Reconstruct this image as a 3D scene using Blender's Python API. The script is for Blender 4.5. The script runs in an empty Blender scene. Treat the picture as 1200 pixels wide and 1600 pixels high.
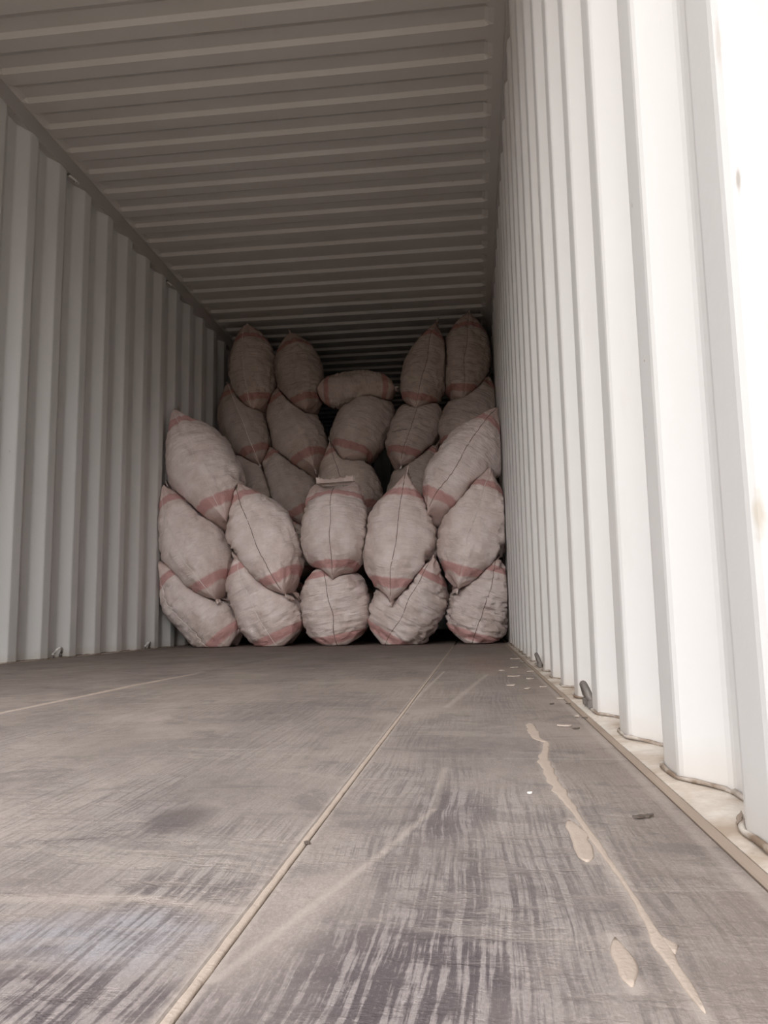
import bpy, bmesh, math, random
import numpy as np
from mathutils import Vector, Matrix, noise

# ---------------------------------------------------------------- camera
SC = bpy.context.scene
COL = SC.collection
R_ = math.radians

cam_data = bpy.data.cameras.new('camera')
cam = bpy.data.objects.new('camera', cam_data)
COL.objects.link(cam)
cam_data.sensor_fit = 'VERTICAL'
cam_data.sensor_height = 36.0
cam_data.lens = 1237.0 / 1600.0 * 36.0
cam_data.clip_start = 0.02
cam_data.clip_end = 200
ax = Vector((0.99323363, 0.11489001, -0.01694849))
ay = Vector((0.03196415, -0.13014417, 0.99097971))
az = -Vector((-0.11164792, 0.98481612, 0.13293592))
m = Matrix((ax, ay, az)).transposed().to_4x4()
m.translation = Vector((0.9586, 0.0, 0.1728))
cam.matrix_world = m
SC.camera = cam

# ---------------------------------------------------------------- light
# bright hazy sky outside the open doors, behind the camera
world = bpy.data.worlds.new('hazy_sky')
SC.world = world
world.use_nodes = True
wn, wl = world.node_tree.nodes, world.node_tree.links
wn.clear()
out = wn.new('ShaderNodeOutputWorld')
bg = wn.new('ShaderNodeBackground')
tc = wn.new('ShaderNodeTexCoord')
sep = wn.new('ShaderNodeSeparateXYZ')
rmp = wn.new('ShaderNodeValToRGB')
rmp.color_ramp.elements[0].position = 0.0
rmp.color_ramp.elements[0].color = (0.96, 0.93, 0.93, 1)
rmp.color_ramp.elements[1].position = 0.9
rmp.color_ramp.elements[1].color = (0.74, 0.79, 0.86, 1)
wl.new(tc.outputs['Generated'], sep.inputs[0])
wl.new(sep.outputs['Z'], rmp.inputs[0])
wl.new(rmp.outputs[0], bg.inputs['Color'])
bg.inputs['Strength'].default_value = 6.0
wl.new(bg.outputs[0], out.inputs[0])

# hazy low sun behind and to the left of the camera
sun_data = bpy.data.lights.new('sun', 'SUN')
sun_data.energy = 4.3
sun_data.angle = R_(50)
sun_data.color = (1.0, 0.965, 0.94)
sun = bpy.data.objects.new('sun', sun_data)
COL.objects.link(sun)
sd = Vector((0.09, 0.88, -0.42)).normalized()      # direction the light travels
sun.rotation_euler = sd.to_track_quat('-Z', 'Y').to_euler()
sun.location = (-6, -8, 6)

SC.view_settings.view_transform = 'Standard'
SC.view_settings.look = 'None'
SC.view_settings.exposure = 0.0
SC.view_settings.gamma = 1.0
SC.view_settings.use_curve_mapping = False

# ---------------------------------------------------------------- sizes
X = 1.165          # inner faces of the side walls
XO = 1.201         # recessed faces
H = 2.702          # mean roof height
Y0 = -0.35         # door end
Y1 = 11.65         # closed end
PITCH = 0.278

# ---------------------------------------------------------------- helpers
def link(name, me, m=None, parent=None):
    o = bpy.data.objects.new(name, me)
    COL.objects.link(o)
    if m is not None:
        me.materials.append(m)
    if parent is not None:
        o.parent = parent
    return o

def mesh(verts, faces, smooth=False):
    me = bpy.data.meshes.new('m')
    me.from_pydata([tuple(v) for v in verts], [], [tuple(f) for f in faces])
    if smooth:
        me.polygons.foreach_set('use_smooth', [True] * len(me.polygons))
    me.update()
    return me

def recalc(me):
    bm = bmesh.new(); bm.from_mesh(me)
    bmesh.ops.recalc_face_normals(bm, faces=bm.faces)
    bm.to_mesh(me); bm.free()
    return me

def box_mesh(x0, x1, y0, y1, z0, z1, bevel=0.0, seg=1):
    bm = bmesh.new()
    bmesh.ops.create_cube(bm, size=1)
    for v in bm.verts:
        v.co = Vector(((x0 + x1) / 2 + v.co.x * (x1 - x0), (y0 + y1) / 2 + v.co.y * (y1 - y0), (z0 + z1) / 2 + v.co.z * (z1 - z0)))
    if bevel:
        bmesh.ops.bevel(bm, geom=bm.edges[:], offset=bevel, segments=seg, affect='EDGES')
    me = bpy.data.meshes.new('m'); bm.to_mesh(me); bm.free()
    return me

def tube_mesh(pts, r, n=6, closed=False, smooth=True):
    """tube along a polyline; r is a number or a list"""
    pts = [Vector(p) for p in pts]
    N = len(pts); vs = []; fs = []
    for i, p in enumerate(pts):
        if closed:
            d = pts[(i + 1) % N] - pts[i - 1]
        else:
            d = pts[min(i + 1, N - 1)] - pts[max(i - 1, 0)]
        d.normalize()
        ref = Vector((0, 0, 1)) if abs(d.z) < 0.9 else Vector((1, 0, 0))
        a = d.cross(ref).normalized(); b = d.cross(a)
        rr = r[i] if isinstance(r, (list, tuple)) else r
        for k in range(n):
            t = 2 * math.pi * k / n
            vs.append(p + a * math.cos(t) * rr + b * math.sin(t) * rr)
    for i in range(N if closed else N - 1):
        j = (i + 1) % N
        for k in range(n):
            k2 = (k + 1) % n
            fs.append((i * n + k, i * n + k2, j * n + k2, j * n + k))
    if not closed:
        fs.append(tuple(range(n))[::-1]); fs.append(tuple((N - 1) * n + k for k in range(n)))
    return recalc(mesh(vs, fs, smooth))

def join_meshes(ms):
    bm = bmesh.new()
    for q in ms:
        bm.from_mesh(q)
        bpy.data.meshes.remove(q)
    me = bpy.data.meshes.new('m'); bm.to_mesh(me); bm.free()
    return me

def tag(o, label, cat=None, group=None, kind=None):
    if label: o['label'] = label
    if cat: o['category'] = cat
    if group: o['group'] = group
    if kind: o['kind'] = kind
    return o

def empty(name, loc=(0, 0, 0)):
    o = bpy.data.objects.new(name, None)
    o.empty_display_size = 0.1
    COL.objects.link(o); o.location = loc
    return o

# ---------------------------------------------------------------- materials
class Mat:
    def __init__(s, name, rough=0.6, spec=0.5):
        s.m = bpy.data.materials.new(name); s.m.use_nodes = True
        s.n, s.l = s.m.node_tree.nodes, s.m.node_tree.links
        s.b = s.n['Principled BSDF']
        s.b.inputs['Roughness'].default_value = rough
        s.b.inputs['Specular IOR Level'].default_value = spec
        s.co = s.n.new('ShaderNodeTexCoord').outputs['Object']
    def sc(s, v, src=None):
        n = s.n.new('ShaderNodeMapping'); n.inputs['Scale'].default_value = v
        s.l.new(src or s.co, n.inputs[0]); return n.outputs[0]
    def noise(s, scale, detail=4, rough=0.55, src=None, dist=0.0):
        n = s.n.new('ShaderNodeTexNoise')
        n.inputs['Scale'].default_value = scale; n.inputs['Detail'].default_value = detail
        n.inputs['Roughness'].default_value = rough; n.inputs['Distortion'].default_value = dist
        s.l.new(src or s.co, n.inputs['Vector']); return n.outputs['Fac']
    def ramp(s, f, stops):
        n = s.n.new('ShaderNodeValToRGB'); e = n.color_ramp.elements
        while len(e) < len(stops): e.new(0.5)
        for i, (p, c) in enumerate(stops):
            e[i].position = p; e[i].color = (c, c, c, 1) if not isinstance(c, tuple) else (*c, 1)
        s.l.new(f, n.inputs[0]); return n.outputs[0]
    def mix(s, f, a, b, mode='MIX'):
        n = s.n.new('ShaderNodeMix'); n.data_type = 'RGBA'; n.blend_type = mode
        for i, v in ((0, f), (6, a), (7, b)):
            if isinstance(v, tuple): n.inputs[i].default_value = (*v, 1)
            elif isinstance(v, (int, float)): n.inputs[i].default_value = v
            else: s.l.new(v, n.inputs[i])
        return n.outputs[2]
    def math(s, op, a, b=0.0, c=None):
        n = s.n.new('ShaderNodeMath'); n.operation = op
        for i, v in enumerate((a, b, c)):
            if v is None: continue
            if isinstance(v, (int, float)): n.inputs[i].default_value = v
            else: s.l.new(v, n.inputs[i])
        return n.outputs[0]
    def xyz(s, src=None):
        n = s.n.new('ShaderNodeSeparateXYZ'); s.l.new(src or s.co, n.inputs[0]); return n.outputs
    def color(s, c):
        if isinstance(c, tuple): s.b.inputs['Base Color'].default_value = (*c, 1)
        else: s.l.new(c, s.b.inputs['Base Color'])
    def rough(s, c): s.l.new(c, s.b.inputs['Roughness'])
    def bump(s, h, strength=0.3, dist=0.01):
        n = s.n.new('ShaderNodeBump'); n.inputs['Strength'].default_value = strength
        n.inputs['Distance'].default_value = dist; s.l.new(h, n.inputs['Height'])
        s.l.new(n.outputs[0], s.b.inputs['Normal'])

def paint(name, base, rough=0.45, dirt=(0.42, 0.34, 0.27), amount=0.5, stains=(), spec=0.5, low_dust=False):
    M = Mat(name, rough, spec)
    big = M.ramp(M.noise(1.3, 5, 0.6, M.sc((1, 1, 0.35))), [(0.45, 0.0), (0.75, 1.0)])
    c = M.mix(M.math('MULTIPLY', big, 0.22 * amount), base, dirt)
    fine = M.ramp(M.noise(9, 6, 0.65, M.sc((1, 1, 0.3))), [(0.62, 0.0), (0.7, 1.0)])
    c = M.mix(M.math('MULTIPLY', fine, 0.16 * amount), c, dirt)
    sp = M.ramp(M.noise(26, 2, 0.5), [(0.765, 0.0), (0.79, 1.0)])
    c = M.mix(M.math('MULTIPLY', sp, 0.55 * amount), c, (0.16, 0.10, 0.07))
    o = M.xyz()
    for (y, z, ry, rz, col, k) in stains:
        dy = M.math('MULTIPLY', M.math('SUBTRACT', o[1], y), 1.0 / ry)
        dz = M.math('MULTIPLY', M.math('SUBTRACT', o[2], z), 1.0 / rz)
        d = M.math('SQRT', M.math('ADD', M.math('MULTIPLY', dy, dy), M.math('MULTIPLY', dz, dz)))
        d = M.math('ADD', d, M.math('MULTIPLY', M.math('SUBTRACT', M.noise(60, 3), 0.5), 1.1))
        f = M.ramp(d, [(0.35, 1.0), (1.0, 0.0)])
        c = M.mix(M.math('MULTIPLY', f, k), c, col)
    if low_dust:      # dust thrown up from the floor on the lowest centimetres
        f = M.ramp(M.math('ADD', o[2], M.math('MULTIPLY', M.noise(14, 4), 0.05)), [(0.025, 1.0), (0.075, 0.0)])
        c = M.mix(M.math('MULTIPLY', f, 0.32), c, (0.42, 0.34, 0.27))
    M.color(c)
    M.bump(M.noise(70, 2), 0.12, 0.002)
    return M.m

m_wall_l = paint('grey_white_wall_paint', (0.69, 0.688, 0.675), 0.5, low_dust=True)
m_wall_r = paint('grey_white_wall_paint_right', (0.665, 0.655, 0.635), 0.42, low_dust=True, stains=[
    (0.609, 0.244, 0.007, 0.024, (0.46, 0.40, 0.30), 0.6),
    (0.603, 0.506, 0.0025, 0.012, (0.30, 0.26, 0.22), 0.7),
    (0.611, 0.627, 0.004, 0.03, (0.50, 0.45, 0.40), 0.5),
    (0.985, 0.53, 0.014, 0.12, (0.72, 0.56, 0.46), 0.5),
    (0.933, 0.469, 0.003, 0.002, (0.2, 0.12, 0.08), 0.9),
    (1.048, 0.251, 0.005, 0.0018, (0.35, 0.28, 0.24), 0.8)])
m_roof = paint('roof_paint', (0.58, 0.56, 0.525), 0.55, amount=0.7)
m_rail = paint('rail_paint', (0.47, 0.45, 0.425), 0.5, amount=0.8)

M = Mat('ledge_paint', 0.6)
c = M.mix(M.ramp(M.noise(9, 5, 0.65), [(0.40, 0.0), (0.62, 1.0)]), (0.60, 0.54, 0.475), (0.36, 0.275, 0.205))
c = M.mix(M.ramp(M.noise(34, 3), [(0.66, 0.0), (0.72, 0.8)]), c, (0.22, 0.15, 0.10))
M.color(c); M.bump(M.noise(40, 4), 0.4, 0.004); m_ledge = M.m
M = Mat('weld_paint', 0.8, 0.2)
c = M.mix(M.ramp(M.noise(22, 4), [(0.40, 0.0), (0.60, 1.0)]), (0.46, 0.41, 0.36), (0.20, 0.145, 0.105))
M.color(c); M.bump(M.noise(90, 2), 0.5, 0.003); m_weld = M.m

# worn plywood floor: dusty, ridged along its length where the top ply wore away
M = Mat('worn_plywood', 0.72, 0.25)
P = M.co
warp = M.noise(5.0, 3, 0.5, M.sc((1, 0.5, 1)))
o = M.xyz()
cx = M.n.new('ShaderNodeCombineXYZ')
M.l.new(M.math('ADD', o[0], M.math('MULTIPLY', warp, 0.035)), cx.inputs[0]); M.l.new(o[1], cx.inputs[1])
W = cx.outputs[0]
ridge = M.noise(1.0, 3, 0.55, M.sc((200, 4.5, 1), W))                   # ridges of the worn top ply
ridgeB = M.noise(1.0, 4, 0.7, M.sc((330, 16, 1), W))
cross = M.noise(1.0, 5, 0.7, M.sc((22, 46, 1)))
ridged = M.math('ADD', M.math('MULTIPLY', ridge, 0.50), M.math('ADD', M.math('MULTIPLY', ridgeB, 0.28), M.math('MULTIPLY', cross, 0.22)))
ridge_c = M.ramp(ridged, [(0.455, 0.0), (0.525, 1.0)])
patch = M.ramp(M.noise(1.0, 5, 0.6, M.sc((5.5, 3.0, 1))), [(0.38, 0.0), (0.60, 1.0)])    # where ridges lie bare
patch = M.math('MULTIPLY', patch, M.ramp(cross, [(0.38, 0.25), (0.50, 1.0)]))
near = M.ramp(o[1], [(0.0, 1.0), (1.0, 0.0)])
near.node.color_ramp.elements[0].position = 0.25
near.node.color_ramp.elements[1].position = 1.0
tone = M.noise(1.0, 6, 0.62, M.sc((4.2, 2.2, 1)))
base = M.ramp(tone, [(0.34, (0.150, 0.124, 0.113)), (0.50, (0.235, 0.197, 0.177)), (0.64, (0.335, 0.283, 0.250))])
speck = M.noise(1.0, 5, 0.7, M.sc((60, 34, 1)))
base = M.mix(M.ramp(speck, [(0.35, 0.0), (0.75, 0.45)]), base, (0.31, 0.268, 0.245))
dark = M.mix(M.noise(3.1, 2), (0.070, 0.059, 0.066), (0.105, 0.088, 0.083))
bare = M.mix(ridge_c, dark, (0.30, 0.263, 0.243))
col = M.mix(M.math('MULTIPLY', patch, M.math('ADD', 0.35, M.math('MULTIPLY', near, 0.60))), base, bare)
# pale, bluish scuffed patch and a red-brown dusty patch towards the load
def blob(M, o, x, y, rx, ry, nz=1.0, sc=9):
    dx = M.math('MULTIPLY', M.math('SUBTRACT', o[0], x), 1.0 / rx)
    dy = M.math('MULTIPLY', M.math('SUBTRACT', o[1], y), 1.0 / ry)
    d = M.math('SQRT', M.math('ADD', M.math('MULTIPLY', dx, dx), M.math('MULTIPLY', dy, dy)))
    d = M.math('ADD', d, M.math('MULTIPLY', M.math('SUBTRACT', M.noise(sc, 4, 0.6), 0.5), nz))
    return M.ramp(d, [(0.45, 1.0), (1.05, 0.0)])
pale = M.mix(ridge_c, (0.105, 0.10, 0.115), (0.29, 0.285, 0.305))
col = M.mix(M.math('MULTIPLY', blob(M, o, 0.745, 0.445, 0.085, 0.05, 1.6, 14), 0.6), col, pale)
ridge_w = M.ramp(ridged, [(0.495, 0.0), (0.545, 1.0)])
worn = M.mix(ridge_w, (0.060, 0.047, 0.054), (0.26, 0.225, 0.215))
col = M.mix(M.math('MULTIPLY', blob(M, o, 0.925, 0.40, 0.085, 0.13), 0.8), col, worn)
col = M.mix(M.math('MULTIPLY', blob(M, o, 0.75, 0.375, 0.10, 0.04), 0.7), col, worn)
col = M.mix(M.math('MULTIPLY', blob(M, o, 0.93, 0.74, 0.045, 0.12), 0.55), col, worn)
col = M.mix(M.math('MULTIPLY', blob(M, o, 0.690, 0.705, 0.035, 0.055), 0.7), col, (0.085, 0.07, 0.067))
col = M.mix(M.math('MULTIPLY', blob(M, o, 0.99, 3.2, 0.10, 0.9), 0.35), col, (0.30, 0.165, 0.12))
col = M.mix(M.math('MULTIPLY', blob(M, o, 0.72, 0.60, 0.16, 0.06), 0.55), col, (0.32, 0.278, 0.248))
# brown dust, thicker further in and close to the right wall
far = M.n.new('ShaderNodeMapRange'); far.inputs['From Min'].default_value = 0.9; far.inputs['From Max'].default_value = 4.2
M.l.new(o[1], far.inputs['Value'])
col = M.mix(M.math('MULTIPLY', far.outputs[0], 0.6), col, (0.205, 0.158, 0.132))
edge = M.n.new('ShaderNodeMapRange'); edge.inputs['From Min'].default_value = 1.03; edge.inputs['From Max'].default_value = 1.15
M.l.new(M.math('ADD', o[0], M.math('MULTIPLY', tone, 0.05)), edge.inputs['Value'])
col = M.mix(M.math('MULTIPLY', edge.outputs[0], 0.55), col, (0.24, 0.188, 0.152))
# scuffs across the boards and chalky sweeps
sc1 = M.ramp(M.noise(1.0, 5, 0.7, M.sc((2.2, 26, 1)), 0.6), [(0.60, 0.0), (0.70, 1.0)])
col = M.mix(M.math('MULTIPLY', sc1, 0.42), col, (0.37, 0.325, 0.288))
sc2 = M.ramp(M.noise(1.0, 4, 0.6, M.sc((3.5, 17, 3)), 0.4), [(0.63, 0.0), (0.72, 1.0)])
col = M.mix(M.math('MULTIPLY', sc2, 0.40), col, (0.085, 0.072, 0.07))
def seg(M, o, x0, y0, x1, y1, w, nz=1.3, sc_=60):
    # soft band of dust lying along the segment (x0, y0)-(x1, y1) of the floor
    dx, dy = x1 - x0, y1 - y0; LL = dx * dx + dy * dy
    px, py = M.math('SUBTRACT', o[0], x0), M.math('SUBTRACT', o[1], y0)
    t = M.math('DIVIDE', M.math('ADD', M.math('MULTIPLY', px, dx), M.math('MULTIPLY', py, dy)), LL)
    t = M.math('MINIMUM', M.math('MAXIMUM', t, 0.0), 1.0)
    ex = M.math('SUBTRACT', px, M.math('MULTIPLY', t, dx)); ey = M.math('SUBTRACT', py, M.math('MULTIPLY', t, dy))
    d = M.math('DIVIDE', M.math('SQRT', M.math('ADD', M.math('MULTIPLY', ex, ex), M.math('MULTIPLY', ey, ey))), w)
    d = M.math('ADD', d, M.math('MULTIPLY', M.math('SUBTRACT', DN, 0.5), nz))
    return M.ramp(d, [(0.25, 1.0), (1.0, 0.0)])
DN = M.noise(1.0, 5, 0.7, M.sc((90, 45, 1)))
dust_c = (0.40, 0.345, 0.30)
DUST = [(0.8185, 0.2, 0.8185, 5.0, 0.0085, 0.75), (0.8185, 1.6, 0.850, 2.6, 0.006, 0.6), (1.0505, 0.38, 1.048, 0.56, 0.006, 0.55), (1.048, 0.56, 1.036, 0.82, 0.009, 0.6),
        (1.036, 0.82, 1.034, 1.0, 0.011, 0.65), (1.034, 1.0, 1.048, 1.15, 0.009, 0.5), (0.826, 0.40, 0.884, 0.617, 0.005, 0.42), (0.884, 0.617, 0.914, 0.75, 0.005, 0.42),
        (0.914, 0.75, 0.916, 0.95, 0.006, 0.3), (0.895, 1.58, 0.985, 2.45, 0.010, 0.45), (0.018, 1.1, 0.015, 2.7, 0.016, 0.5), (1.0265, 0.405, 1.027, 0.468, 0.007, 0.6),
        (1.033, 0.60, 1.033, 0.72, 0.009, 0.5), (0.640, 0.499, 0.740, 0.507, 0.011, 0.38), (0.740, 0.507, 0.812, 0.49, 0.009, 0.30), (1.125, 0.5, 1.131, 5.0, 0.008, 0.35)]
blot = M.ramp(M.noise(1.0, 8, 0.72, M.sc((7, 9, 1)), 0.8), [(0.54, 0.0), (0.60, 1.0)])
col = M.mix(M.math('MULTIPLY', blot, 0.34), col, (0.105, 0.088, 0.085))
blot2 = M.ramp(M.noise(1.0, 8, 0.72, M.sc((5, 12, 7)), 0.8), [(0.55, 0.0), (0.61, 1.0)])
col = M.mix(M.math('MULTIPLY', blot2, 0.34), col, (0.345, 0.298, 0.262))
grit = M.noise(1.0, 3, 0.8, M.sc((420, 260, 1)))
col = M.mix(M.ramp(grit, [(0.40, 0.22), (0.60, 0.0)]), col, (0.07, 0.06, 0.058))
col = M.mix(M.ramp(grit, [(0.56, 0.0), (0.72, 0.25)]), col, (0.42, 0.37, 0.33))
for (a_, b_, c_, d_, w_, k_) in DUST:
    col = M.mix(M.math('MULTIPLY', seg(M, o, a_, b_, c_, d_, w_), k_), col, dust_c)
M.color(col)
hgt = M.math('ADD', M.math('MULTIPLY', M.math('MULTIPLY', ridged, patch), 1.0), M.math('ADD', M.math('MULTIPLY', speck, 0.18), M.math('MULTIPLY', grit, 0.12)))
M.bump(hgt, 0.5, 0.005)
m_ply = M.m

M = Mat('tan_edge_board', 0.75, 0.2)
M.color(M.mix(M.noise(7, 5, 0.6, M.sc((1, 0.3, 1))), (0.24, 0.185, 0.145), (0.36, 0.285, 0.225)))
M.bump(M.noise(60, 3, 0.6, M.sc((1, 0.2, 1))), 0.3, 0.003); m_edge = M.m
M = Mat('tan_sand', 0.95, 0.1)
M.color(M.mix(M.noise(30, 5, 0.7), (0.33, 0.268, 0.222), (0.44, 0.365, 0.305)))
M.bump(M.noise(300, 3), 0.4, 0.002); m_sand = M.m
M = Mat('pale_dust', 0.95, 0.1); M.color(M.mix(M.noise(40, 5, 0.7), (0.235, 0.202, 0.182), (0.33, 0.285, 0.255))); m_dust = M.m
M = Mat('sub_floor', 0.9, 0.1); M.color((0.10, 0.08, 0.065)); m_sub = M.m
M = Mat('chip_wood', 0.8, 0.2); M.color(M.mix(M.noise(20), (0.36, 0.30, 0.25), (0.50, 0.42, 0.36))); m_chip = M.m
M = Mat('dark_chip', 0.8, 0.2); M.color(M.mix(M.noise(40), (0.06, 0.05, 0.045), (0.14, 0.11, 0.09))); m_darkchip = M.m
M = Mat('worn_steel', 0.45, 0.4)
M.color(M.mix(M.ramp(M.noise(30, 4), [(0.48, 0.0), (0.66, 1.0)]), (0.66, 0.64, 0.61), (0.10, 0.085, 0.075))); m_steel = M.m
M = Mat('dark_steel', 0.5, 0.4); M.color(M.mix(M.noise(40), (0.07, 0.065, 0.06), (0.2, 0.17, 0.15))); m_dark = M.m
M = Mat('sky_block_wall', 0.9, 0.1); M.color((0.33, 0.29, 0.25)); m_sky_block = M.m
M = Mat('dry_ground', 0.95, 0.1); M.color(M.mix(M.noise(0.6, 6, 0.6), (0.22, 0.17, 0.13), (0.32, 0.26, 0.21))); m_ground = M.m

# woven sacks: off-white plastic weave with a faded red stripe near either end
def sack_mat(name, base, tint, stripe):
    M = Mat(name, 0.62, 0.3)
    uv = M.n.new('ShaderNodeUVMap').outputs[0]
    u = M.xyz(uv)
    oi = M.n.new('ShaderNodeObjectInfo').outputs['Random']
    lump = M.noise(8.0, 5, 0.6)
    c = M.mix(M.ramp(lump, [(0.34, 0.0), (0.68, 1.0)]), base, tint)
    stain = M.ramp(M.noise(3.2, 5, 0.65), [(0.52, 0.0), (0.75, 1.0)])
    c = M.mix(M.math('MULTIPLY', stain, 0.5), c, (0.40, 0.29, 0.21))
    # pinkish cast beyond the stripes, where threads are mixed
    a = M.math('ABSOLUTE', M.math('SUBTRACT', u[1], 0.5))
    a = M.math('ADD', a, M.math('MULTIPLY', M.math('SUBTRACT', M.noise(9, 3), 0.5), 0.02))
    c = M.mix(M.ramp(a, [(0.40, 0.0), (0.43, 0.35)]), c, (0.66, 0.42, 0.38))
    s = M.ramp(a, [(0.325, 0.0), (0.337, 1.0), (0.390, 1.0), (0.402, 0.0)])
    c = M.mix(M.math('MULTIPLY', s, 0.85), c, stripe)
    w = M.n.new('ShaderNodeTexWave'); w.bands_direction = 'Y'; w.inputs['Scale'].default_value = 60
    w.inputs['Distortion'].default_value = 1.0
    M.l.new(uv, w.inputs[0])
    c = M.mix(M.math('MULTIPLY', w.outputs['Fac'], 0.05), c, (0.35, 0.27, 0.22))
    tone = M.math('ADD', 0.88, M.math('MULTIPLY', oi, 0.2))
    hs = M.n.new('ShaderNodeHueSaturation'); M.l.new(tone, hs.inputs['Value']); M.l.new(c, hs.inputs['Color'])
    M.color(hs.outputs[0])
    wr = M.noise(1.0, 4, 0.6, M.sc((5, 30, 1), uv))
    M.bump(M.math('ADD', wr, M.math('MULTIPLY', M.noise(28, 3), 0.4)), 0.6, 0.022)
    return M.m
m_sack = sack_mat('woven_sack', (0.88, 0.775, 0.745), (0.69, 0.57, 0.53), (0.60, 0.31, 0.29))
m_sack_shaded = sack_mat('woven_sack_shaded', (0.54, 0.45, 0.405), (0.43, 0.345, 0.30), (0.40, 0.19, 0.17))  # same cloth for set-back sacks, their shade painted as darker, browner colour
M = Mat('hem_cloth', 0.7, 0.2); M.color(M.mix(M.noise(30, 4), (0.74, 0.56, 0.52), (0.84, 0.77, 0.72))); m_hem = M.m
M = Mat('seam_dark', 0.8, 0.1); M.color((0.26, 0.19, 0.16)); m_seam_d = M.m
M = Mat('seam_light', 0.7, 0.2); M.color((0.80, 0.73, 0.68)); m_seam_l = M.m

# ---------------------------------------------------------------- setting
def profile(y_in, y0, y1):
    """(y, depth) corners of the trapezoid side corrugation; y_in = start of an inner flat"""
    pts = [(y0, 0.0)]
    k = math.floor((y0 - y_in) / PITCH) + 1
    while True:
        s = y_in + k * PITCH
        if s - 0.208 > y0 and s + 0.07 < y1:
            if len(pts) == 1: pts.append((s - 0.208, 0.0))
            pts += [(s - 0.14, 0.036), (s - 0.068, 0.036), (s, 0.0), (s + 0.07, 0.0)]
        if s > y1: break
        k += 1
    pts.append((y1, 0.0))
    # round the folds a little
    out = []
    for i, p in enumerate(pts):
        if 0 < i < len(pts) - 1:
            a, b = pts[i - 1], pts[i + 1]
            def tow(q, d=0.008):
                L = math.hypot(q[0] - p[0], q[1] - p[1])
                return (p[0] + (q[0] - p[0]) * d / L, p[1] + (q[1] - p[1]) * d / L) if L > 2.2 * d else p
            t1, t2 = tow(a), tow(b)
            mid = ((t1[0] + t2[0] + 2 * p[0]) / 4, (t1[1] + t2[1] + 2 * p[1]) / 4)
            out += [t1, mid, t2]
        else:
            out.append(p)
    return out

def corrugated_wall(name, side, y_in, mat_, z0, z1):
    pr = profile(y_in, Y0 + 0.05, Y1)
    zs = [z0 - 0.012, z0 + 0.3, (z0 + z1) / 2, z1]
    vs, fs = [], []
    T = 0.003
    n = len(pr)
    for off in (0.0, T):
        for z in zs:
            for (y, d) in pr:
                wob = 0.0025 * noise.noise(Vector((y * 1.7, z * 1.1, side * 5)))
                vs.append((side * (X + d + off + wob), y, z))
    nz = len(zs); L = n * nz
    for l in (0, 1):
        for j in range(nz - 1):
            for i in range(n - 1):
                a = l * L + j * n + i
                fs.append((a, a + 1, a + n + 1, a + n))
    for i in range(n - 1):
        fs.append((i, i + 1, L + i + 1, L + i)); t = (nz - 1) * n
        fs.append((t + i, t + i + 1, L + t + i + 1, L + t + i))
    for j in range(nz - 1):
        fs.append((j * n, (j + 1) * n, L + (j + 1) * n, L + j * n))
        fs.append((j * n + n - 1, (j + 1) * n + n - 1, L + (j + 1) * n + n - 1, L + j * n + n - 1))
    o = link(name, recalc(mesh(vs, fs)), mat_)
    o['kind'] = 'structure'
    # weld bead where the corrugated sheet meets the bottom rail
    rnd = random.Random(3 + side)
    bead = []
    for (y, d) in pr:
        if y < 7.5: bead.append((side * (X + d - 0.003), y, z0 + 0.002 + rnd.uniform(-0.001, 0.001)))
    # finer points so that the bead looks laid by hand
    fine = []
    for i in range(len(bead) - 1):
        a, b = Vector(bead[i]), Vector(bead[i + 1])
        k = max(1, int((b - a).length / 0.02))
        for q in range(k):
            p = a.lerp(b, q / k); p.z += rnd.uniform(-0.0012, 0.0012); fine.append(p)
    link('weld_bead', tube_mesh(fine, [rnd.uniform(0.0018, 0.0034) for _ in fine], 5), m_weld, o)
    return o

wall_left = corrugated_wall('wall_left', -1, 3.433, m_wall_l, 0.0, 2.63)
wall_right = corrugated_wall('wall_right', 1, 0.686 - 0.07, m_wall_r, 0.0, 2.63)

# closed end of the container
pr = []
x = -XO - 0.02
vs, fs = [], []
k = 0
xs = []
while x < XO + 0.02:
    for dx, d in ((0, 0), (0.10, 0), (0.145, 0.045), (0.245, 0.045), (0.29, 0)):
        if x + dx <= XO + 0.02: xs.append((x + dx, d))
    x += 0.29
xs.append((XO + 0.025, 0))
for z in (-0.1, 2.72):
    for (xx, d) in xs: vs.append((xx, Y1 - 0.07 + d, z))
for z in (-0.1, 2.72):
    for (xx, d) in xs: vs.append((xx, Y1 - 0.065 + d, z))
n = len(xs)
for l in (0, 2 * n):
    for i in range(n - 1): fs.append((l + i, l + i + 1, l + n + i + 1, l + n + i))
for i in range(n - 1):
    fs.append((i, i + 1, 2 * n + i + 1, 2 * n + i)); fs.append((n + i, n + i + 1, 3 * n + i + 1, 3 * n + i))
wb = link('wall_back', recalc(mesh(vs, fs)), m_wall_l); wb['kind'] = 'structure'

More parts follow.
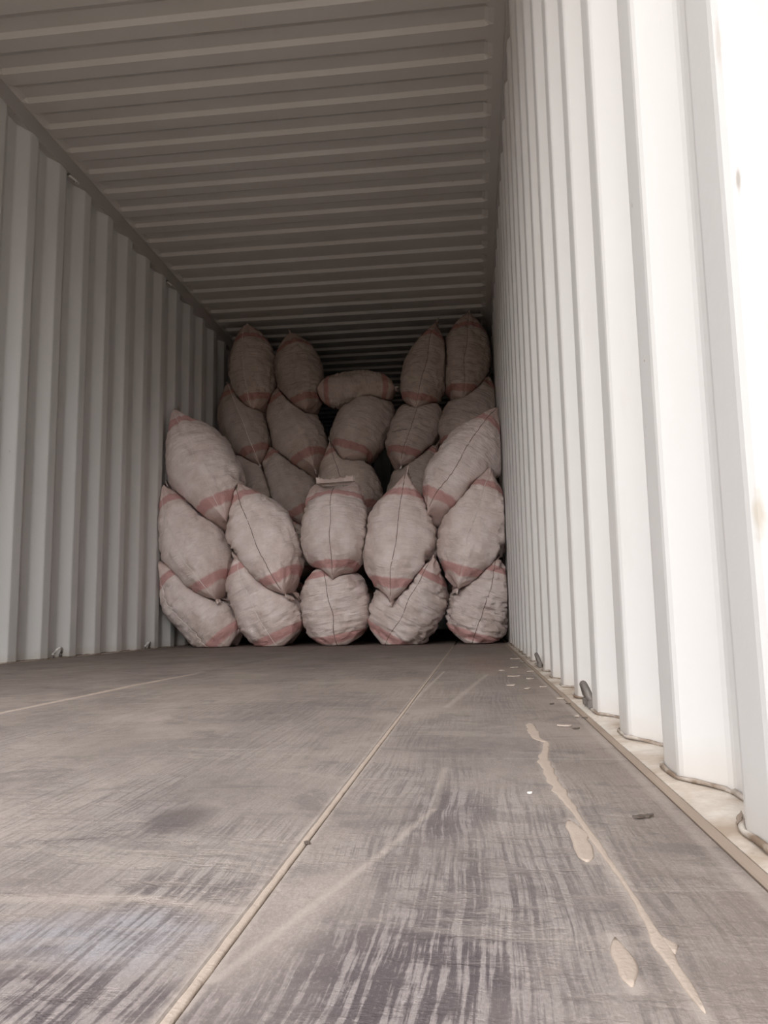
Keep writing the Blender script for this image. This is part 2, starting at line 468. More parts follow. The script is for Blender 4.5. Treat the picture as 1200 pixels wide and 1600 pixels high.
# pressed steel roof: 209 mm pitch, pockets fading out beside the rails
RP = 0.209
prf = [(Y0 + 0.05, -0.01)]
y = 3.132
while y - RP > Y0 + 0.1: y -= RP
while y < Y1 - 0.1:
    # pocket (high flat) ends at y with the slope that faces the doors
    prf += [(y - 0.125, -0.010), (y - 0.084, 0.0105), (y - 0.008, 0.0105), (y + 0.008, -0.010)]
    y += RP
prf.append((Y1, -0.01))
xs = [-XO - 0.02, -1.158, -1.146, -1.135, -0.6, 0, 0.6, 1.075, 1.092, 1.115, XO + 0.02]
hs = [0, 0, 0.35, 1, 1, 1, 1, 1, 0.35, 0, 0]
vs, fs = [], []
n = len(prf)
for off in (0, 0.003):
    for xx, h in zip(xs, hs):
        for (yy, z) in prf:
            ys = 0.0
            if h < 1: ys = -0.010 * (1 - h)          # pocket ends curl towards the doors
            sag = 0.004 * noise.noise(Vector((xx * 1.3, yy * 0.9, 3)))
            vs.append((xx, yy + (ys if z < 0 or True else 0), H - 0.01 + (z + 0.01) * h + off + sag))
L = n * len(xs)
for l in (0, 1):
    for j in range(len(xs) - 1):
        for i in range(n - 1):
            a = l * L + j * n + i; fs.append((a, a + 1, a + n + 1, a + n))
for j in range(len(xs) - 1):
    a = j * n; fs.append((a, a + n, L + a + n, L + a)); a += n - 1; fs.append((a, a + n, L + a + n, L + a))
roof = link('ceiling', recalc(mesh(vs, fs)), m_roof); roof['kind'] = 'structure'

for side, nm in ((-1, 'left'), (1, 'right')):
    x0, x1 = sorted((side * (X - 0.004), side * (XO + 0.02)))
    o = link('trim_top_' + nm, box_mesh(x0, x1, Y0 + 0.05, Y1, 2.60, H - 0.006, 0.004, 2), m_rail); o['kind'] = 'structure'
    # cream ledge of the bottom rail beside the floor, uneven with paint and dirt
    vs, fs = [], []
    ys = np.arange(Y0 + 0.05, Y1, 0.04)
    cs = [(1.1475, -0.012), (1.1485, 0.0005), (1.165, 0.0022), (1.185, 0.003), (1.2055, 0.003), (1.2055, -0.03)]
    for yy in ys:
        for j, (xx, z) in enumerate(cs):
            w = 0.0012 * noise.noise(Vector((yy * 9, xx * 60, 1))) if 0 < j < 5 else 0
            vs.append((side * xx, yy, z + w - 0.003))
    n = len(cs)
    for i in range(len(ys) - 1):
        for j in range(n - 1): fs.append((i * n + j, i * n + j + 1, (i + 1) * n + j + 1, (i + 1) * n + j))
        fs.append((i * n + n - 1, i * n, (i + 1) * n, (i + 1) * n + n - 1))
    fs.append(tuple(range(n))); fs.append(tuple((len(ys) - 1) * n + j for j in range(n)))
    o = link('baseboard_' + nm, recalc(mesh(vs, fs)), m_ledge); o['kind'] = 'structure'

# floor: steel sub floor, plywood panels on it, tan edge strip
floor = link('floor', box_mesh(-1.2, 1.2, Y0, Y1, -0.09, -0.033), m_sub); floor['kind'] = 'structure'
cols = [(-1.1335, -0.782), (-0.778, 0.0175), (0.0225, 0.8155), (0.8215, 1.1345)]
rows = [Y0, 1.0 + 3.0, 6.45, 8.9, 11.35, Y1]
rnd = random.Random(5)
pan = {}
for ci, (x0, x1) in enumerate(cols):
    ysp = [Y0] + [v + (0.0 if ci % 2 else -1.2) for v in (4.4, 6.84, 9.28)] + [Y1 - 0.06]
    for j in range(len(ysp) - 1):
        a, b = ysp[j] + 0.001, ysp[j + 1] - 0.001
        dz = rnd.uniform(-0.0012, 0.0)
        me = box_mesh(x0, x1, a, b, -0.033 + dz, dz, 0.0012, 1)
        link('plywood_panel', me, m_ply, floor)
for s in (-1, 1):
    x0, x1 = sorted((s * 1.1365, s * 1.1468))
    link('edge_strip', box_mesh(x0, x1, Y0, Y1 - 0.06, -0.033, -0.0005, 0.0015), m_edge, floor)

# door frame around the opening, behind the camera
for s in (-1, 1):
    x0, x1 = sorted((s * 1.14, s * 1.26))
    o = link('trim_door_' + ('left' if s < 0 else 'right'), box_mesh(x0, x1, Y0 - 0.1, Y0 + 0.06, -0.12, 2.78, 0.01), m_rail); o['kind'] = 'structure'
o = link('trim_door_top', box_mesh(-1.26, 1.26, Y0 - 0.1, Y0 + 0.055, 2.60, 2.78, 0.01), m_rail); o['kind'] = 'structure'
o = link('trim_door_sill', box_mesh(-1.26, 1.26, Y0 - 0.1, Y0 - 0.002, -0.13, -0.002, 0.008), m_rail); o['kind'] = 'structure'
# dry yard outside, the container stands on a trailer 1.3 m up
o = link('wall_sky_block', box_mesh(-30, 30, -14.4, -14, -1.36, 3.6), m_sky_block); o['kind'] = 'structure'  # unseen wall, added to block low sky light and darken the upper pile
o = link('ground', box_mesh(-60, 60, -70, 60, -1.5, -1.35), m_ground); o['kind'] = 'structure'

# ---------------------------------------------------------------- sacks
# name, top tip, bottom tip (metres), radius, bluntness of the foot, how it lies
SACKS = [
    ('s1', [-1.139, 5.26, 0.55], [-0.706, 5.29, 0.02], 0.217, 0.3, ''),
    ('s2', [-0.606, 5.26, 0.623], [-0.341, 5.29, 0.02], 0.234, 0.3, ''),
    ('s3', [-0.022, 5.26, 0.548], [0.061, 5.29, 0.02], 0.242, 0.3, ''),
    ('s4', [0.671, 5.26, 0.539], [0.381, 5.29, 0.02], 0.246, 0.3, ''),
    ('s5', [1.085, 5.26, 0.562], [0.919, 5.29, 0.02], 0.221, 0.3, ''),
    ('r1', [-1.151, 5.31, 1.049], [-0.746, 5.15, 0.316], 0.224, 0.85, ''),
    ('r2', [-0.637, 5.31, 1.057], [-0.281, 5.15, 0.34], 0.236, 0.85, ''),
    ('r3', [0.024, 5.31, 1.043], [0.048, 5.15, 0.423], 0.232, 0.85, 'flattop'),
    ('r4', [0.518, 5.31, 1.051], [0.427, 5.15, 0.285], 0.252, 0.85, ''),
    ('r5', [1.071, 5.31, 1.082], [0.859, 5.15, 0.357], 0.232, 0.85, ''),
    ('t1', [-1.149, 5.49, 1.601], [-0.691, 5.19, 0.824], 0.258, 0.85, ''),
    ('t2', [1.128, 5.49, 1.515], [0.682, 5.19, 0.824], 0.228, 0.85, ''),
    ('b1', [-0.929, 6.27, 1.506], [-0.658, 6.03, 0.928], 0.225, 0.85, ''),
    ('b2', [-0.673, 6.27, 1.496], [-0.327, 6.03, 0.883], 0.234, 0.85, ''),
    ('b3', [-0.146, 6.27, 1.506], [0.139, 6.03, 0.888], 0.244, 0.85, 'fold'),
    ('b4', [0.657, 6.27, 1.504], [0.393, 6.03, 0.871], 0.229, 0.85, ''),
    ('b5', [1.039, 6.27, 1.488], [0.903, 6.03, 0.855], 0.225, 0.85, ''),
    ('c1', [-1.047, 6.39, 2.073], [-0.718, 6.09, 1.389], 0.213, 0.85, ''),
    ('c2', [-0.64, 6.39, 2.009], [-0.277, 6.09, 1.331], 0.228, 0.85, ''),
    ('c3', [0.201, 6.39, 2.054], [-0.023, 6.09, 1.382], 0.238, 0.6, ''),
    ('c4', [0.62, 6.39, 1.968], [0.426, 6.09, 1.324], 0.223, 0.6, ''),
    ('c5', [1.1, 6.39, 2.051], [0.811, 6.09, 1.379], 0.233, 0.85, ''),
    ('d1', [-0.89, 6.37, 2.594], [-0.796, 6.21, 1.87], 0.2, 0.6, ''),
    ('d2', [-0.515, 6.37, 2.494], [-0.362, 6.21, 1.849], 0.2, 0.6, ''),
    ('d3', [-0.271, 6.23, 2.026], [0.354, 6.23, 2.02], 0.163, 0.45, 'lying'),
    ('d4', [0.698, 6.37, 2.521], [0.536, 6.21, 1.806], 0.2, 0.6, ''),
    ('d5', [0.972, 6.37, 2.581], [0.911, 6.21, 1.861], 0.2, 0.6, ''),
]

NT, NA = 61, 72
def seg_t():
    s = np.linspace(-1, 1, NT)
    return np.sin(s * math.pi / 2) * 0.55 + s * 0.45
TT = seg_t()

class Sack:
    def __init__(s, key, top, bot, rad, qb, flag):
        s.key, s.R, s.flag = key, rad, flag
        T, B = np.array(top, float), np.array(bot, float)
        s.c = (T + B) / 2; s.h = np.linalg.norm(T - B) / 2
        s.w = (T - B) / (2 * s.h)
        if flag == 'lying':
            vv = np.array([0, 1.0, 0]); s.v = vv - s.w * (vv @ s.w); s.v /= np.linalg.norm(s.v)
            s.u = np.cross(s.v, s.w)
        else:
            uu = np.array([1.0, 0, 0]); s.u = uu - s.w * (uu @ s.w); s.u /= np.linalg.norm(s.u)
            s.v = np.cross(s.w, s.u)
            if s.v[1] < 0: s.v = -s.v
        s.qb = qb
        s.qt = {'d1': 0.38, 'd2': 0.34, 'd5': 0.42, 'c1': 0.6, 'c2': 0.6, 'c3': 0.6, 'd4': 0.95}.get(key, 0.85)
        s.rt = 0.0; s.rb = 0.0
        if flag == 'flattop': s.rt = 1.0; s.qt = 0.55
        if flag == 'lying': s.qt = 0.5
    def prof(s, t):
        at = np.abs(np.clip(t, -1, 1))
        q = np.where(t > 0, s.qt, s.qb)
        a = s.R * (np.clip(1 - at ** 2.6, 0, 1) ** q * 0.97 + 0.022)
        b = s.R * (0.42 + 0.58 * np.sqrt(np.clip(1 - at ** 4, 0, 1)))
        # a wide lateral top seam: swap the axes near that end
        if s.rt:
            k = np.clip((t - 0.0) / 0.9, 0, 1) ** 1.2
            m_ = s.R * (np.clip(1 - at ** 4, 0, 1) ** 0.5 * 0.4 + 0.56)
            a, b = a * (1 - k) + m_ * k, b * (1 - k) + s.R * k * np.clip(1 - at ** 4, 0.0025, 1) ** 0.55
        return a, b
    def f(s, P):
        d = P - s.c
        t = d @ s.w / s.h
        a, b = s.prof(t)
        r = np.sqrt((d @ s.u / a) ** 2 + (d @ s.v / b) ** 2)
        return np.where(np.abs(t) >= 1, 9.0, r)
    def surface(s):
        th = np.linspace(0, 2 * math.pi, NA, endpoint=False)
        a, b = s.prof(TT)
        sn, cs = np.sin(th), np.cos(th)
        U = a[:, None] * cs[None]; V = b[:, None] * sn[None]
        ext = np.zeros_like(U) + (TT * s.h)[:, None]
        # the two corners of either end seam run out into short ears
        ear = np.clip((np.abs(TT) - 0.72) / 0.28, 0, 1) ** 2
        dirn = np.abs(sn)[None] if not s.rt else np.where(TT[:, None] > 0, np.abs(cs)[None], np.abs(sn)[None])
        ext += np.sign(TT)[:, None] * ear[:, None] * dirn ** 1.6 * s.R * (np.where(TT > 0, 0.30, 0.16)[:, None] if s.flag != 'lying' else 0.05)
        return s.c + U[..., None] * s.u + V[..., None] * s.v + ext[..., None] * s.w, np.broadcast_to(s.c + (TT * s.h)[:, None, None] * s.w, U.shape + (3,)).copy()

sacks = [Sack(*a) for a in SACKS]
hidden = []
for r_, (z0, yy) in enumerate(((0.02, 6.05), (0.50, 6.07))):
    for k in range(5):
        hidden.append(Sack('h%d%d' % (r_, k), (-0.93 + 0.465 * k, yy + 0.05, z0 + 0.46), (-0.93 + 0.465 * k, yy, z0), 0.225, 0.5, ''))
ALL = sacks + hidden
LABELS = {
 's1': 'floor-row sack farthest left, leaning against the left corrugated wall',
 's2': 'second floor-row sack from left, with thin pale seam and red-striped foot',
 's3': 'middle sack of the floor row, squat, its top hidden under two sacks',
 's4': 'fourth floor-row sack from left, creased and leaning to the right',
 's5': 'wrinkled floor-row sack farthest right, standing against the white wall',
 'r1': 'second-row sack farthest left, upper tip touching the left wall',
 'r2': 'second-row sack with crossing creases, second from the left wall',
 'r3': 'middle second-row sack with flat gaping top hem and centre seam',
 'r4': 'large second-row sack with dark wavy centre seam, just right of the middle',
 'r5': 'second-row sack farthest right, under the slanting sack, beside the white wall',
 't1': 'long third-row sack slanting down from the left wall, front of the pile',
 't2': 'long slanting third-row sack leaning up to the right wall, front of the pile',
 'b1': 'dim sack mostly hidden behind the long slanting sack at the left wall',
 'b2': 'dim shaded sack set back in the third layer, left of centre',
 'b3': 'dim sack with a folded crease in the set-back third layer, at the centre',
 'b4': 'dim sack in the set-back third layer, just left of the slanting right sack',
 'b5': 'dim sack hidden behind the slanting sack at the right wall',
 'c1': 'fourth-layer sack farthest left, tucked in the dark left corner',
 'c2': 'fourth-layer sack second from left, leaning left, red band at its foot',
 'c3': 'fourth-layer middle sack, below the sack lying on its side',
 'c4': 'fourth-layer sack fourth from left, with a small dark print near its foot',
 'c5': 'fourth-layer sack farthest right, leaning on the white wall in shadow',
 'd1': 'topmost-layer sack farthest left, upright under the roof',
 'd2': 'topmost-layer sack second from left, rounded pink top, beside the lying sack',
 'd3': 'woven sack lying on its side on top of the pile, at the centre',
 'd4': 'topmost-layer sack with sharp pointed top, right of the lying sack',
 'd5': 'topmost-layer sack farthest right, touching the roof and right wall',
}
surf = [s.surface() for s in ALL]
allP = []
for i, s in enumerate(ALL):
    P, A = surf[i]; P = P.reshape(-1, 3); A = A.reshape(-1, 3)
    lo, hi = P.min(0), P.max(0)
    for j, o2 in enumerate(ALL):
        if j == i: continue
        L2 = surf[j][0].reshape(-1, 3)
        if (L2.min(0) > hi).any() or (L2.max(0) < lo).any(): continue
        fb = o2.f(P)
        idx = np.where(fb < 1.0)[0]
        if len(idx) == 0: continue
        p, a = P[idx], A[idx]
        l0, l1 = np.zeros(len(idx)), np.ones(len(idx))
        r0 = np.maximum(s.f(p * 0.9999 + a * 0.0001), 1e-6)
        for _ in range(14):
            k = (l0 + l1) / 2
            q = a + (p - a) * k[:, None]
            fa = k * np.minimum(r0, 1.0)
            bad = fa > o2.f(q) - 0.012
            l1 = np.where(bad, k, l1); l0 = np.where(bad, l0, k)
        P[idx] = a + (p - a) * np.maximum(l0, 0.03)[:, None]
    allP.append(P.reshape(NT, NA, 3))

def smooth_grid(G, n):
    for _ in range(n):
        G[1:-1] = G[1:-1] * 0.6 + (G[2:] + G[:-2]) * 0.12 + (np.roll(G[1:-1], 1, 1) + np.roll(G[1:-1], -1, 1)) * 0.08
    return G

def wall_limit(y, side):       # sacks bulge no further than the wall's inner faces
    return X - 0.006

SEAM = {'s1': ('l', -0.55), 's2': ('l', -0.1), 's3': ('d', 0.0), 's4': ('d', 0.0), 's5': ('d', 0.1), 'r1': ('l', -0.25), 'r2': ('d', -0.1),
        'r3': ('d', 0.02), 'r4': ('d', -0.05), 'r5': ('l', 0.0), 't1': ('l', 0.0), 't2': ('d', 0.05), 'c4': ('d', 0.0), 'd5': ('d', 0.0), 'd4': ('d', 0.0),
        'd1': ('l', -0.1), 'c1': ('l', 0.0), 'b3': ('d', -0.2)}
FINAL, NRM = [], []
for i, s in enumerate(ALL):
    is_hidden = s.key[0] == 'h'
    G = smooth_grid(allP[i].copy(), 3)
    seed = float(i * 7.3)
    nrm = G - surf[i][1]
    ln = np.linalg.norm(nrm, axis=2, keepdims=True); nrm = nrm / np.maximum(ln, 1e-5)
    kind, off = SEAM.get(s.key, ('d', 0.0))
    front = -math.pi / 2
    disp = np.zeros((NT, NA))
    wr_amp = {'s4': 1.5, 's5': 1.9, 'r4': 1.2, 'r5': 1.3, 'r2': 1.3}.get(s.key, 1.0)
    for a_ in range(NT):
        t = TT[a_]
        endk = max(0.0, (abs(t) - 0.55) / 0.45)
        for b_ in range(NA):
            th = 2 * math.pi * b_ / NA
            cx_, sx_ = math.cos(th), math.sin(th)
            v1 = noise.noise(Vector((cx_ * 1.2 + seed, sx_ * 1.2, t * 1.8)))             # lumps
            v2 = noise.noise(Vector((cx_ * 1.6, sx_ * 1.6 + seed, t * 11)))              # cross wrinkles
            v3 = noise.noise(Vector((cx_ * 5 + seed, sx_ * 5, t * 3.0)))
            v4 = noise.noise(Vector((cx_ * 2.6 + t * 1.5, sx_ * 2.6 + seed * 2, t * 4.5)))
            g = math.cos(th * 9 + seed + 2 * v1) * endk * 0.005                                # gathers at the ends
            dth = (th - (front + off) + 3 * math.pi) % (2 * math.pi) - math.pi
            dth += 0.12 * noise.noise(Vector((t * 1.6, seed, 0)))
            groove = -0.009 * math.exp(-(dth / 0.07) ** 2) if abs(t) < 0.97 else 0
            ridge_ = 0.004 * math.exp(-((dth - 0.16) / 0.12) ** 2)
            disp[a_, b_] = 0.016 * v1 + 0.0085 * wr_amp * (abs(v2) * -2 + 0.5) * (1 - 0.5 * endk) + 0.004 * v3 - 0.014 * wr_amp * max(0.0, 0.16 - abs(v4)) / 0.16 + g + groove + ridge_
        disp[a_] *= min(1.0, (1 - abs(t)) * 6 + 0.15)
    G = G + nrm * disp[..., None] * np.minimum(ln * 6, 1)
    G[..., 0] = np.clip(G[..., 0], -wall_limit(0, -1), wall_limit(0, 1))
    G[..., 2] = np.clip(G[..., 2], 0.003, H - 0.02)
    FINAL.append(G); NRM.append(nrm)

# settle: where two bellies still press through each other, push both surfaces back
from mathutils.bvhtree import BVHTree
GF = []
for a_ in range(NT - 1):
    for b_ in range(NA):
        b2 = (b_ + 1) % NA
        GF.append((a_ * NA + b_, a_ * NA + b2, (a_ + 1) * NA + b2, (a_ + 1) * NA + b_))
GF.append(tuple(range(NA))[::-1]); GF.append(tuple((NT - 1) * NA + b_ for b_ in range(NA)))
def tree(G):
    return BVHTree.FromPolygons([tuple(v) for v in G.reshape(-1, 3).tolist()], GF)
FINAL = [G.copy() for G in FINAL]
for it in range(8):
    trees = [tree(G) for G in FINAL]
    lo = [G.reshape(-1, 3).min(0) for G in FINAL]; hi = [G.reshape(-1, 3).max(0) for G in FINAL]
    moved = 0
    delta = [np.zeros_like(G).reshape(-1, 3) for G in FINAL]
    for i in range(len(ALL)):
        P = FINAL[i].reshape(-1, 3)
        for j in range(len(ALL)):
            if i == j or (lo[i] > hi[j]).any() or (hi[i] < lo[j]).any(): continue
            if it and not trees[i].overlap(trees[j]): continue
            idx = np.where((P > lo[j]).all(1) & (P < hi[j]).all(1))[0]
            if it == 0: idx = idx[ALL[j].f(P[idx]) < 1.12] if len(idx) else idx
            for v in idx.tolist():
                q, n_, _, d_ = trees[j].find_nearest(P[v].tolist(), 0.10)
                if q is None: continue
                s_ = (Vector(P[v].tolist()) - q).dot(n_)
                gap = 0.0025 + 0.0003 * it
                if s_ < gap:
                    m_ = min(0.04, (gap - s_) * 0.6)
                    dd = delta[i][v]
                    w_ = np.array(n_) * m_
                    if (w_ @ w_) > (dd @ dd): delta[i][v] = w_
                    moved += 1
    for i in range(len(ALL)):
        FINAL[i] = (FINAL[i].reshape(-1, 3) + delta[i]).reshape(NT, NA, 3)
        FINAL[i][..., 0] = np.clip(FINAL[i][..., 0], -wall_limit(0, -1), wall_limit(0, 1))
        FINAL[i][..., 2] = np.clip(FINAL[i][..., 2], 0.003, H - 0.02)
    if moved == 0: break
# last crossings (mostly tips against bellies): draw the crossing patches in towards their own sack's core
trees = [tree(G) for G in FINAL]
FA = np.array([f_ for f_ in GF[:-2]])
dirty = set(range(len(ALL)))
for it in range(45):
    pull = {}
    for i in range(len(ALL)):
        for j in range(i):
            if i not in dirty and j not in dirty: continue
            if (FINAL[i].reshape(-1, 3).min(0) > FINAL[j].reshape(-1, 3).max(0)).any() or (FINAL[i].reshape(-1, 3).max(0) < FINAL[j].reshape(-1, 3).min(0)).any(): continue
            ov = trees[i].overlap(trees[j])
            for side_, own in ((0, i), (1, j)):
                vv = set()
                for pr_ in ov:
                    for v in GF[pr_[side_]][:4] if pr_[side_] < len(FA) else GF[pr_[side_]]: vv.add(v)
                pull.setdefault(own, set()).update(vv)
    pull = {k: v for k, v in pull.items() if v}
    if not pull: break
    dirty = set(pull)
    for i, vv in pull.items():
        Wt = np.zeros((NT, NA)); Wt.reshape(-1)[list(vv)] = 1.0
        for _ in range(2):        # spread to the neighbours so that the dent stays soft
            Q = Wt.copy()
            Q[1:] = np.maximum(Q[1:], Wt[:-1] * 0.6); Q[:-1] = np.maximum(Q[:-1], Wt[1:] * 0.6)
            Q = np.maximum(Q, np.maximum(np.roll(Wt, 1, 1), np.roll(Wt, -1, 1)) * 0.6); Wt = Q
        rate = np.where(TT < -0.9, 0.012, 0.07)[:, None]
        core = ALL[i].c + (np.clip(TT, -0.86, 0.80) * ALL[i].h)[:, None, None] * ALL[i].w
        FINAL[i] = FINAL[i] + (core - FINAL[i]) * (Wt * rate)[..., None]
        trees[i] = tree(FINAL[i])
TREES = [tree(G) for G in FINAL]
def clear_of(i, verts, faces=None, near=0.004):
    if faces is None:
        out_ = []
        for v in verts:
            ok = True
            for j, tr in enumerate(TREES):
                if j == i: continue
                q = tr.find_nearest(tuple(v), near)
                if q[0] is not None: ok = False; break
            out_.append(ok)
        return out_
    tb = BVHTree.FromPolygons([tuple(v) for v in verts], faces)
    return not any(j != i and tb.overlap(tr) for j, tr in enumerate(TREES))

for i, s in enumerate(ALL):
    is_hidden = s.key[0] == 'h'
    G, nrm = FINAL[i], NRM[i]
    seed = float(i * 7.3)
    kind, off = SEAM.get(s.key, ('d', 0.0))
    front = -math.pi / 2
    # object: an empty at the foot of the sack, body + hems + seam as parts
    base = Vector((float(s.c[0]), float(s.c[1]), float(G[..., 2].min())))
    root = empty('grain_sack', base)
    if is_hidden:
        tag(root, 'sack out of sight behind the front of the pile, carrying the layers above', 'sack', 'hidden carrying sacks')
    else:
        tag(root, LABELS[s.key], 'sack', {'s': 'sacks of the floor row', 'r': 'sacks of the second row', 't': 'slanting sacks of the third row',
            'b': 'set-back sacks of the third layer', 'c': 'sacks of the fourth layer', 'd': 'sacks of the top layer'}[s.key[0]])
    loc = np.array(base)
    vs = (G - loc).reshape(-1, 3)
    fs = []
    for a_ in range(NT - 1):
        for b_ in range(NA):
            b2 = (b_ + 1) % NA
            fs.append((a_ * NA + b_, a_ * NA + b2, (a_ + 1) * NA + b2, (a_ + 1) * NA + b_))
    fs.append(tuple(range(NA))[::-1]); fs.append(tuple((NT - 1) * NA + b_ for b_ in range(NA)))
    me = mesh(vs, fs, True)
    uvl = me.uv_layers.new(name='UVMap')
    vi = np.zeros(len(me.loops), dtype=np.int32); me.loops.foreach_get('vertex_index', vi)
    ui = (vi % NA) / NA; vi_t = (TT[vi // NA] + 1) / 2
    if s.key[0] == 's': vi_t = np.where(vi_t < 0.5, 0.5 - (0.5 - vi_t) * 0.88, vi_t)
    fr_ = np.clip(-np.sin(2 * math.pi * (vi % NA) / NA), 0, 1) ** 2
    if s.key[0] != 's': vi_t = np.where(vi_t < 0.5, vi_t + 0.045 * fr_ * np.clip((0.5 - vi_t) * 4, 0, 1), vi_t)
    # no wrap seam in u: mirror it
    ui = 1 - np.abs(ui * 2 - 1)
    uvl.data.foreach_set('uv', np.stack([ui, vi_t], 1).ravel().astype(np.float32))
    body = link('sack_body', me, m_sack if s.key[0] in 'srt' else m_sack_shaded, root)
    if is_hidden: continue
    # hems: the sewn flap at either end
    rnd = random.Random(i)
    for end in (0, NT - 1):
        sgn = -1 if end == 0 else 1
        if sgn < 0 and s.key[0] == 's': continue          # stands on it
        lateral = (s.rt and sgn > 0)
        ring = G[end]
        c0 = ring.mean(0)
        axd = s.u if lateral else s.v
        proj = (ring - c0) @ axd
        p0, p1 = ring[proj.argmin()], ring[proj.argmax()]
        flaps = [(0.0, 1.0, 0.0)]
        if lateral: flaps = [(0.024, 1.75, 0.012), (-0.026, 0.55, -0.010)]
        for (offv, hk, lean) in flaps:
            for kmax in ((1,) if lateral else (1, 0.6, 0.35, 0.2)):
                fl = []
                N_ = 19 if lateral else 15
                hemh = (0.036 if sgn > 0 else 0.024) * hk * (0.8 + 0.5 * rnd.random())
                thk = s.v if lateral else s.u
                for q in range(N_):
                    k = q / (N_ - 1) * kmax
                    p = p0 + (p1 - p0) * k + s.v * offv
                    e = abs(2 * k - 1) if kmax == 1 else 1 - 0.5 * q / (N_ - 1)
                    for r2, hh in enumerate((-0.012, 0.012, 1.0)):
                        hgt = hh if r2 < 2 else hemh * (0.55 + 0.6 * e ** 2) + rnd.uniform(-0.004, 0.004) * (2.2 if lateral else 1)
                        wv = lean * r2 + (0.007 * math.sin(q * 1.9 + seed) * (r2 / 2.0)) + rnd.uniform(-0.002, 0.002)
                        for sd_ in (-1, 1):
                            fl.append(p + s.w * sgn * hgt * (1 if kmax == 1 or r2 < 2 else 0.85) + thk * (wv + sd_ * (0.0025 if r2 else 0.004)))
                fs2 = []
                def id_(q, r2, sd_): return q * 6 + r2 * 2 + sd_
                for q in range(N_ - 1):
                    for r2 in range(2):
                        for sd_ in (0, 1):
                            fs2.append((id_(q, r2, sd_), id_(q + 1, r2, sd_), id_(q + 1, r2 + 1, sd_), id_(q, r2 + 1, sd_)))
                    fs2.append((id_(q, 2, 0), id_(q + 1, 2, 0), id_(q + 1, 2, 1), id_(q, 2, 1)))
                    fs2.append((id_(q, 0, 0), id_(q + 1, 0, 0), id_(q + 1, 0, 1), id_(q, 0, 1)))
                for q in (0, N_ - 1):
                    for r2 in range(2): fs2.append((id_(q, r2, 0), id_(q, r2 + 1, 0), id_(q, r2 + 1, 1), id_(q, r2, 1)))
                F = np.array(fl)
                F[:, 0] = np.clip(F[:, 0], -X + 0.004, X - 0.004); F[:, 2] = np.clip(F[:, 2], 0.004, H - 0.014)
                if clear_of(i, F.tolist(), fs2):
                    link('end_hem', recalc(mesh(F - loc, fs2, True)), m_hem, root); break
    # side seam down the front
    if s.key in SEAM and s.flag != 'lying':
        line = []
        for a_ in range(3, NT - 2):
            t = TT[a_]
            th = front + off - 0.12 * noise.noise(Vector((t * 1.6, seed, 0)))
            bi = (th % (2 * math.pi)) / (2 * math.pi) * NA
            b0 = int(bi) % NA; k = bi - int(bi)
            p = G[a_, b0] * (1 - k) + G[a_, (b0 + 1) % NA] * k
            d = nrm[a_, b0]
            line.append(Vector((p + d * 0.0008 - loc).tolist()))
        rr = 0.0028 if kind == 'd' else 0.0022
        okk = clear_of(i, [tuple(q + Vector(loc.tolist())) for q in line], near=0.005)
        # keep the longest stretch that lies open to view
        best, run = (0, 0), 0
        for q, k_ in enumerate(okk + [False]):
            if k_: run += 1
            else:
                if run > best[1]: best = (q - run, run)
                run = 0
        line = line[best[0]:best[0] + best[1]]
        if len(line) < 4: continue
        o = link('side_seam', tube_mesh(line, [rr * (0.8 + 0.4 * abs(noise.noise(Vector((q * 0.5, seed, 1))))) for q in range(len(line))], 5), m_seam_d if kind == 'd' else m_seam_l, root)
        o['label'] = 'dark puckered side seam' if kind == 'd' else 'thin pale side seam'

sk = next(s_ for s_ in ALL if s_.key == 'c4')
ci = ALL.index(sk)
croot = [o_ for o_ in bpy.data.objects if o_.get('label') == LABELS['c4']][0]
Gc = FINAL[ci]
line = []
for q in range(9):
    b_ = (NA * 3 // 4 - 9 + q) % NA
    p = Gc[21, b_]; line.append(Vector((p + np.array([0, -0.0005, 0.0]) - np.array(croot.location)).tolist()))
link('printed_mark', tube_mesh(line, 0.0028, 5), m_dark, croot)
# ---------------------------------------------------------------- lashing rings
def lashing_ring(loc, side, tilt, label, group, r=0.026, top=False):
    root = empty('lashing_ring', loc)
    tag(root, label, 'ring', group)
    s = -side                                   # into the container
    # welded half-loop bar standing off the rail, bent of round steel
    pts = []
    for k in range(15):
        a = math.pi * k / 14
        yy = math.cos(a) * r
        out_ = math.sin(a) * r * 1.25
        pts.append((s * out_ * math.cos(tilt) - s * 0.004, yy, out_ * math.sin(tilt) * (-1 if top else 1)))
    link('ring_bar', tube_mesh(pts, 0.0066, 8), m_steel if side < 0 else m_dark, root)
    for yy in (-r, r):
        me = box_mesh(-0.006, 0.006, yy - 0.009, yy + 0.009, -0.008, 0.010, 0.003, 2)
        link('weld_foot', me, m_dark, root)
    return root
g1 = 'lashing rings along the walls'
lashing_ring((-X + 0.004, 3.83, 2.585), -1, 0.6, 'small lashing ring on the left top rail, nearer one', g1, 0.034, True)
lashing_ring((-X + 0.004, 5.21, 2.585), -1, 0.6, 'small lashing ring on the left top rail, farther one near the pile', g1, 0.03, True)
lashing_ring((-X + 0.002, 3.86, 0.010), -1, 1.05, 'lashing ring at the foot of the left wall, nearer one', g1, 0.038)
lashing_ring((-X + 0.002, 4.98, 0.010), -1, 1.05, 'lashing ring at the foot of the left wall beside the sacks', g1, 0.032)
lashing_ring((X - 0.002, 1.56, 0.008), 1, 1.25, 'dark lashing ring at the foot of the right wall, nearer one', g1, 0.03)
lashing_ring((X - 0.002, 2.75, 0.008), 1, 1.25, 'small lashing ring at the foot of the right wall, farther one', g1, 0.03)
# dark pin leaning out of the near right ring

